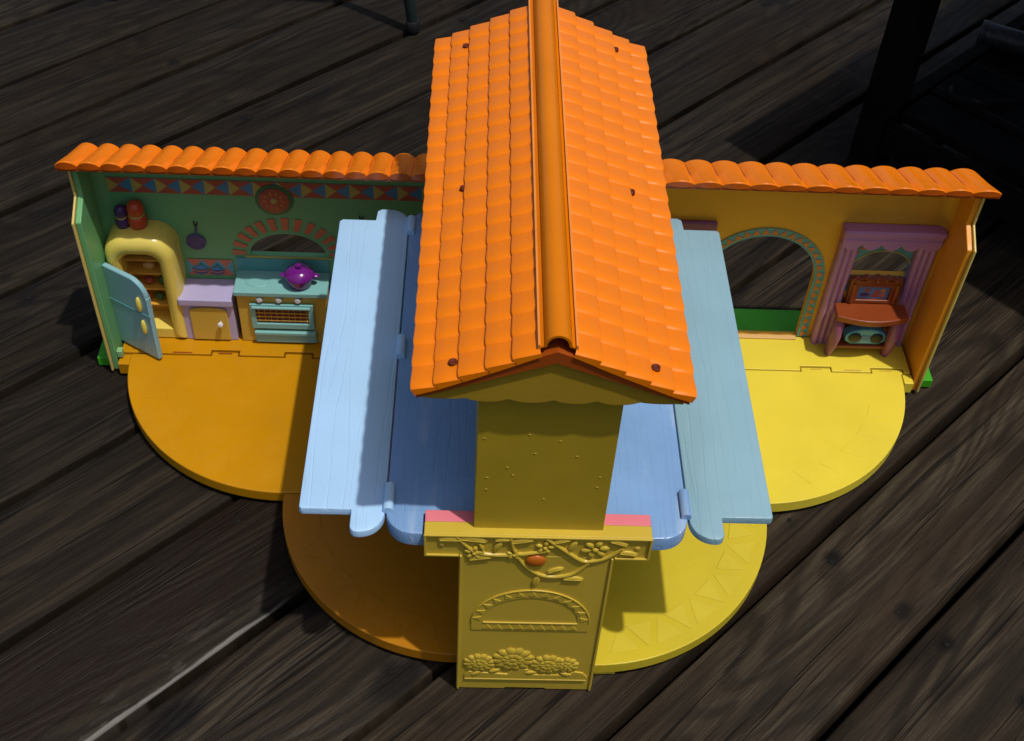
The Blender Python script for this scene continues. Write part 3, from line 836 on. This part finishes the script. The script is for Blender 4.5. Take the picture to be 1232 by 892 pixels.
# printed window surround
MB().prism([(.3540, .0930), (.4175, .0930), (.4175, .1690), (.3540, .1690)], 'xz', .4442, .4449, [[(.3545, .1172), (.4170, .1172)]+[p for p in circ(.388, .1195, .0362, 8, 172, 20, .0335) if .3545 < p[0] < .4170]]).build('window_surround', 'print_teal', wr_)
MB().tube([(p[0], .4440, p[1]) for p in circ(.388, .1190, .0362, 0, 180, 22, .0340)], .0009, 6, smooth_=1).build('window_bead', 'print_yellow', wr_)
MB().tube([(.3518, .4440, .1180), (.4242, .4440, .1180)], .0010, 6).build('window_bead', 'print_yellow', wr_)
for k in range(7):
    x = .3575+.0088*k
    MB().prism([(x-.0036, .1065), (x+.0036, .1065), (x, .1130)], 'xz', .4438, .4441).build('trim_triangle', 'print_orange', wr_, smooth=0)
for x, z, a in ((.3575, .1640, 0), (.3615, .1565, 1), (.3570, .1500, 0), (.4130, .1640, 0), (.4155, .1570, 1), (.4085, .1580, 0)):
    MB().prism([(x-.003, z-.0025), (x+.003, z-.0025), (x, z+.003)], 'xz', .4438, .4441).build('trim_triangle', 'print_orange', wr_, smooth=0)
# raised purple strip on the wall just over the teal flap
MB().box(.1500, .2000, .4395, .4448, .150, .1875).build('wall_strip', 'purple_leg', wr_, bevel=.003)

# ------------------------------------------------------------------ kitchen furniture
# fridge
fg = thing('fridge', 'rounded yellow toy fridge with its aqua door swung open', 'fridge', loc=(-.405, .4445, .0206))
def rel(o, mb): mb.v = [(v[0]-o.location.x, v[1]-o.location.y, v[2]-o.location.z) for v in mb.v]; return mb
xo0, xo1, zo = -.4400, -.3675, .1640; xi0, xi1, zi = -.4240, -.3850, .1400
N_ = 10
def rrect(x0, x1, zt, r, zb):
    return [(x0, zb), (x0, zb+(zt-r-zb)*.5)]+circ(x0+r, zt-r, r, 180, 90, N_)+circ(x1-r, zt-r, r, 90, 0, N_)+[(x1, zb+(zt-r-zb)*.5), (x1, zb)]
O = rrect(xo0, xo1, zo, .024, .0208); I = rrect(xi0, xi1, zi, .012, .0340)
yb, yf = .4446, .4100
rows = []
for t, y in ((0, yb), (0, yf+.012), (.08, yf+.005), (.28, yf+.001), (.5, yf), (.75, yf+.001), (.95, yf+.005), (1, yf+.010), (1, yb)):
    rows.append([(o_[0]+(i_[0]-o_[0])*t, y, o_[1]+(i_[1]-o_[1])*t) for o_, i_ in zip(O, I)])
mb = MB().loft(rows)
rel(fg, mb).build('frame', 'fridge_yellow', fg, smooth=60)
rel(fg, MB().box(xi0-.014, xi1+.014, yf+.0035, yb, .0208, .0360)).build('plinth', 'fridge_yellow', fg, bevel=.002)
rel(fg, MB().box(xi0-.004, xi1+.004, .4425, .4445, .0360, zi+.002)).build('back_panel', 'fridge_inside', fg)
for z in (.060, .083, .105, .124):
    rel(fg, MB().box(xi0-.001, xi1+.001, .4240, .4424, z, z+.0022)).build('shelf', 'fridge_inside', fg, bevel=.0005)
for x, z, mt, sx_, sz_ in ((-.416, .1265, 'print_green', .005, .0065), (-.407, .1265, 'print_red', .004, .006), (-.399, .1265, 'print_blue', .005, .0065), (-.390, .1265, 'print_green', .004, .006), (-.402, .1075, 'peach', .007, .0045), (-.391, .0855, 'print_green', .004, .006), (-.405, .0855, 'print_red', .006, .0045), (-.397, .0625, 'print_green', .005, .005), (-.411, .0625, 'print_orange', .005, .006)):
    rel(fg, MB().ell((x, .433, z+sz_*.9), sx_, .005, sz_, None, 10, 7)).build('food', mt, fg)
# open door
hx, hy = -.4405, .4085
ex_, ey_ = -.3955, .3815
da = math.atan2(ey_-hy, ex_-hx); dl = sqrt((ex_-hx)**2+(ey_-hy)**2)+.004
dm = [(0, .0235), (dl, .0235), (dl, .1120)]+circ(dl-.020, .1120, .020, 0, 90, 8, .022)+[(0, .134)]
do = MB().prism(dm, 'xz', -.0030, .0030).build('door', 'door_aqua', fg, bevel=.0016, seg=3)
do.location = Vector((hx, hy, 0))-fg.location; do.rotation_euler = (0, 0, da)
MB().box(-.0005, dl+.0006, -.0035, -.0028, .0865, .0880).build('door_seam', 'print_teal', do)
for z in (.101, .068):
    MB().ell((dl*.80, -.0040, z), .0032, .0030, .0105, None, 12, 8).build('handle', 'handle_yellow', do)

# jars on the fridge
def jar(name, label, x, y, z, r, h, mat, band_):
    t = thing(name, label, 'jar', loc=(x, y, z))
    MB().lathe([(r*.55, 0), (r*.9, h*.08), (r, h*.25), (r*.92, h*.42), (r*.75, h*.50)], (0, 0, 0), 18).build('body', mat, t, smooth=60)
    MB().lathe([(r*.74, h*.52), (r*.88, h*.64), (r*.86, h*.80), (r*.62, h*.93), (r*.25, h)], (0, 0, 0), 18).build('lid', mat, t, smooth=60)
    MB().lathe([(r*.74, h*.475), (r*.84, h*.49), (r*.84, h*.525), (r*.74, h*.54)], (0, 0, 0), 18).build('stripe', band_, t)
jar('jar', 'small dark purple jar on top of the yellow fridge', -.4190, .4340, .1625, .0075, .0285, 'jar_purple', 'print_yellow')
jar('jar', 'larger red-orange jar on top of the yellow fridge', -.4035, .4345, .1630, .0100, .0335, 'jar_red', 'print_yellow')

# lilac cabinet between fridge and stove
def cabinet(label, x0, x1, door=True):
    t = thing('cabinet', label, 'cabinet', 'kitchen cabinets', loc=((x0+x1)/2, .43, .0206))
    rel(t, MB().box(x0+.0012, x1-.0012, .4135, .4446, .0206, .0745)).build('carcass', 'lilac', t, bevel=.001)
    rel(t, MB().box(x0-.0005, x1-.0004, .4085, .4444, .0748, .0845)).build('counter_top', 'lilac', t, bevel=.0018)
    if door:
        xa, xb = x0+.0095, x1-.0085
        dr = [(xa, .0225), (xb, .0225), (xb, .066)]+circ((xa+xb)/2, .066, (xb-xa)/2, 0, 180, 12, .005)[1:]
        d = rel(t, MB().prism(dr, 'xz', .4110, .4134)).build('door', 'mustard', t, bevel=.0012)
        rel(t, MB().lathe([(.0012, .001), (.0014, -.0016), (.0032, -.0030), (.0030, -.0050), (.0016, -.0060)], (xb-.008, .4106, .0500), 12, axis='y')).build('knob', 'knob_white', d)
    return t
cabinet('lilac toy cabinet with a mustard door and white knob, between fridge and stove', -.3715, -.3130)
cabinet('lilac toy cabinet mostly hidden by the pale blue flap, beside the stove', -.2085, -.150, True)

# stove
st = thing('stove', 'yellow toy stove with aqua top, oven door and drawer', 'stove', loc=(-.2605, .43, .0206))
X0, X1 = -.3110, -.2105
rel(st, MB().box(X0+.002, X1-.002, .4130, .4446, .0206, .0915)).build('carcass', 'mustard', st, bevel=.001)
top = rel(st, MB().box(X0, X1, .4080, .4444, .0918, .0985)).build('stove_top', 'aqua', st, bevel=.0016)
for x in (-.2865, -.2400):
    rel(st, MB().tube([(x+.0125*cos(2*pi*k/24), .4265+.0095*sin(2*pi*k/24), .0986) for k in range(25)], .0006, 6, smooth_=1)).build('burner_ring', 'aqua', top)
for x in (-.2838, -.2633, -.2428):
    rel(st, MB().lathe([(.0016, .002), (.0036, 0), (.0038, -.0026), (.0026, -.0042)], (x, .4128, .0862), 14, axis='y')).build('control_knob', 'knob_white', st)
OX0, OX1 = -.2955, -.2270
od = [(OX0, .0440), (OX1, .0440), (OX1, .0800), (OX0, .0800)]
oh = [(OX0+.006, .0515), (OX1-.006, .0515), (OX1-.006, .0730), (OX0+.006, .0730)]
odo = rel(st, MB().prism(od, 'xz', .4092, .4128, [oh])).build('oven_door', 'aqua', st, bevel=.0009)
rel(st, MB().box(OX0+.005, OX1-.005, .4118, .4128, .0505, .0740)).build('oven_window', 'rack_brown', odo)
for z in (.0555, .0610, .0665):
    rel(st, MB().tube([(OX0+.006, .4108, z), (OX1-.006, .4108, z)], .0007, 6)).build('oven_rack', 'fridge_inside', odo)
for k in range(9):
    x = OX0+.009+.0064*k
    rel(st, MB().tube([(x, .4112, .0525), (x, .4112, .072)], .0004, 5)).build('oven_bar', 'fridge_inside', odo)
rel(st, MB().tube([(OX0+.003, .4075, .0770), (OX1-.003, .4075, .0770)], .0017, 8)).build('oven_handle', 'aqua', odo)
drw = rel(st, MB().box(OX0+.002, OX1+.001, .4085, .4128, .0235, .0405)).build('drawer', 'aqua', st, bevel=.0015)
rel(st, MB().box(OX0+.002, OX1+.001, .4060, .4095, .0365, .0412)).build('drawer_lip', 'aqua', drw, bevel=.0012)

# pot

pt = thing('pot', 'round purple toy cooking pot with lid on the aqua stove top', 'pot', loc=(-.2405, .4235, .0990))
pt.scale = (.9, .9, .9)
MB().lathe([(.0105, 0), (.0130, .001), (.0150, .006), (.0165, .0135), (.0168, .0150)], (0, 0, 0), 24).build('body', 'pot_purple', pt, smooth=60)
lid = MB().lathe([(.0178, .0152), (.0178, .0166), (.0155, .0205), (.0110, .0240), (.0055, .0260), (.0010, .0265)], (0, 0, 0), 24).build('lid', 'pot_purple', pt, smooth=60)
MB().lathe([(.0022, .0262), (.0022, .0275), (.0040, .0290), (.0036, .0310), (.0010, .0318)], (0, 0, 0), 14).build('knob', 'pot_purple', lid, smooth=60)
for s_ in (-1, 1):
    MB().ell((s_*.0185, 0, .0140), .0050, .0040, .0022, None, 12, 7).build('handle', 'pot_purple', pt)

# ------------------------------------------------------------------ furniture of the curtained room
tb = thing('console_table', 'brown toy console table with purple legs under the curtained window', 'table', loc=(.383, .43, .0206))
topp = [(.3440, .4300), (.3430, .4080)]+[(.3430+(.4225-.3430)*t, .4080-.0085*sin(pi*t)) for t in (.15, .3, .45, .6, .75, .9)]+[(.4225, .4080), (.4215, .4300)]
rel(tb, MB().prism(topp, 'xy', .0810, .0890)).build('table_top', 'wood_brown', tb, bevel=.0015)
for x in (.3500, .4145):
    mb = MB(); rows = []
    for z, k_, yy in ((.0208, .75, .4200), (.035, 1.0, .4165), (.055, 1.2, .4140), (.072, 1.15, .4150), (.0805, .9, .4180)):
        rows.append([(x+.0052*k_*cos(2*pi*k/12), yy+.0075*k_*sin(2*pi*k/12), z) for k in range(12)])
    mb.loft(rows, True); mb.add(rows[0], [list(range(12))]); mb.add(rows[-1], [list(range(12))])
    rel(tb, mb).build('leg', 'purple_leg', tb, smooth=60)
rel(tb, MB().box(.3525, .4120, .4150, .4360, .0330, .0365)).build('shelf', 'wood_brown', tb, bevel=.001)
rel(tb, MB().box(.3525, .4120, .4365, .4385, .0330, .0805)).build('back_panel', 'wood_brown', tb)

ra = thing('radio', 'small blue toy radio with black speakers on the console table shelf', 'radio', loc=(.3865, .4230, .0368))
MB().prism(circ(0, .0112, .0235, 0, 180, 14, .0120)+[(-.0225, .0045), (-.015, .0002), (.015, .0002), (.0225, .0045)], 'xz', -.0055, .0065).build('case', 'radio_blue', ra, bevel=.002)
for x in (-.0125, .0125):
    MB().lathe([(.0072, .002), (.0072, -.0012), (.0062, -.0018)], (x, -.0054, .0108), 16, axis='y').build('speaker', 'black_plastic', ra)
for k in range(5):
    MB().ell((-.0048+.0024*k, -.0055, .0045), .0008, .0010, .0010, None, 6, 5).build('button', 'knob_white', ra)
MB().box(-.0050, .0050, -.0060, -.0050, .0085, .0140).build('panel', 'picture_blue', ra)

pf = thing('picture_frame', 'carved brown picture frame with a blue picture on the console table', 'picture frame', loc=(.3835, .4330, .0892))
fo = [(-.0275, 0), (.0275, 0), (.0285, .034), (.0240, .037), (.0185, .0345), (.0120, .0385), (.0060, .0350), (0, .0395), (-.0060, .0350), (-.0120, .0385), (-.0185, .0345), (-.0240, .037), (-.0285, .034)]
fi = [(-.0175, .0050), (.0175, .0050), (.0175, .0235), (-.0175, .0235)]
fo_ = MB().prism(fo, 'xz', -.0040, .0030, [fi]).build('frame', 'wood_brown', pf, bevel=.0012)
for x, z, r in ((-.022, .0325, .0035), (-.0095, .0340, .0032), (.0, .0345, .0038), (.0095, .0340, .0032), (.022, .0325, .0035)):
    MB().ell((x, -.0042, z), r*.8, .0018, r, None, 10, 6).build('carving', 'wood_brown', fo_)
for s_ in (-1, 1):
    MB().tube([(s_*.0235, -.0042, .002), (s_*.0235, -.0042, .029)], .0022, 8).build('carving', 'wood_brown', fo_)
pic = MB().box(-.0178, .0178, -.0008, .0012, .0045, .0240).build('picture', 'picture_blue', pf)
for x, z, rx, rz, mt in ((-.0065, .0170, .0032, .0030, 'print_red'), (.0045, .0140, .0035, .0042, 'print_red'), (.0110, .0165, .0030, .0034, 'print_orange'), (-.0085, .0105, .0055, .0028, 'jar_purple'), (.0030, .0092, .0052, .0026, 'print_red'), (.0115, .0100, .0034, .0030, 'brick_orange')):
    MB().ell((x, -.0009, z), rx, .0004, rz, None, 12, 5).build('picture_shape', mt, pic)

# ------------------------------------------------------------------ things on the deck behind
# chair leg
ch = thing('garden_chair', 'dark green metal garden chair of which one leg stands behind the roof', 'chair', loc=(-.1555, 1.108, 0))
MB().tube([(0, 0, .012), (-.012, .004, .12), (-.035, .010, .42)], .0085, 12).build('leg', 'chair_green', ch)
MB().lathe([(.0105, .001), (.0115, .004), (.0105, .016), (.009, .018)], (0, 0, 0), 14).build('foot_cap', 'black_plastic', ch)
MB().tube([(-.33, .40, .012), (-.32, .37, .12), (-.30, .33, .42)], .0085, 12).build('leg', 'chair_green', ch)
MB().lathe([(.0105, .001), (.0115, .004), (.0105, .016), (.009, .018)], (-.33, .40, 0), 14).build('foot_cap', 'black_plastic', ch)
MB().tube([(-.46, .06, .012), (-.45, .05, .12), (-.42, .03, .42)], .0085, 12).build('leg', 'chair_green', ch)
MB().tube([(.10, .36, .012), (.09, .34, .12), (.08, .30, .42)], .0085, 12).build('leg', 'chair_green', ch)
MB().prism([(-.45, 0), (-.02, -.02), (.10, .31), (-.31, .35)], 'xy', .42, .44).build('seat', 'chair_green', ch, bevel=.008)

# wooden work table with low shelf
wt = thing('wooden_table', 'dark wooden table with a slatted low shelf at the back right', 'table', loc=(.455, .79, 0))
wt.rotation_euler = (0, 0, radians(-46.35))
# local x runs along the near edge (towards the lower right of the picture), local y away from it
def slat(name, x0, x1, y0, y1, z0, z1, bv=.003): return MB().box(x0, x1, y0, y1, z0, z1).build(name, 'bench_wood', wt, bevel=bv)
slat('leg', -.012, .026, .000, .052, .001, .36); slat('leg', 1.05, 1.088, .000, .052, .001, .36)
slat('leg', -.012, .026, .60, .652, .001, .36); slat('leg', 1.05, 1.088, .60, .652, .001, .36)
slat('shelf_rail', .0275, 1.049, .004, .026, .045, .085); slat('shelf_rail', .0275, 1.049, .612, .634, .045, .085)
slat('shelf_end_rail', -.008, .014, .053, .599, .045, .083)
yy = .0275
k = 0
while yy < .60:
    slat('shelf_slat', .0275+random.uniform(0, .003), 1.046, yy, yy+.066, .0862, .1005+random.uniform(-.001, .001), .002); yy += .0705; k += 1
yy = -.06
while yy < .70:
    slat('top_board', -.03, 1.16, yy, yy+.092, .362, .384); yy += .0935
pp_ = thing('metal_pipe', 'short grey galvanised metal pipe lying on the low table shelf', 'pipe', loc=(0, 0, 0))
MB().tube([(.645, .965, .117), (.720, .925, .117)], .0155, 18, smooth_=1).build('pipe_body', 'galvanised_pipe', pp_, bevel=.002)
MB().tube([(.6435, .9658, .117), (.651, .9618, .117)], .0168, 18, smooth_=1).build('pipe_rim', 'galvanised_pipe', pp_, bevel=.001)
bw = MB().tube([(.575, .842, .106), (.568, .815, .106), (.600, .806, .106), (.655, .815, .106)], .0030, 8).build('bent_rod', 'rod_metal')
bw['label'] = 'thin bent dark metal rod lying on the low table shelf'; bw['category'] = 'rod'
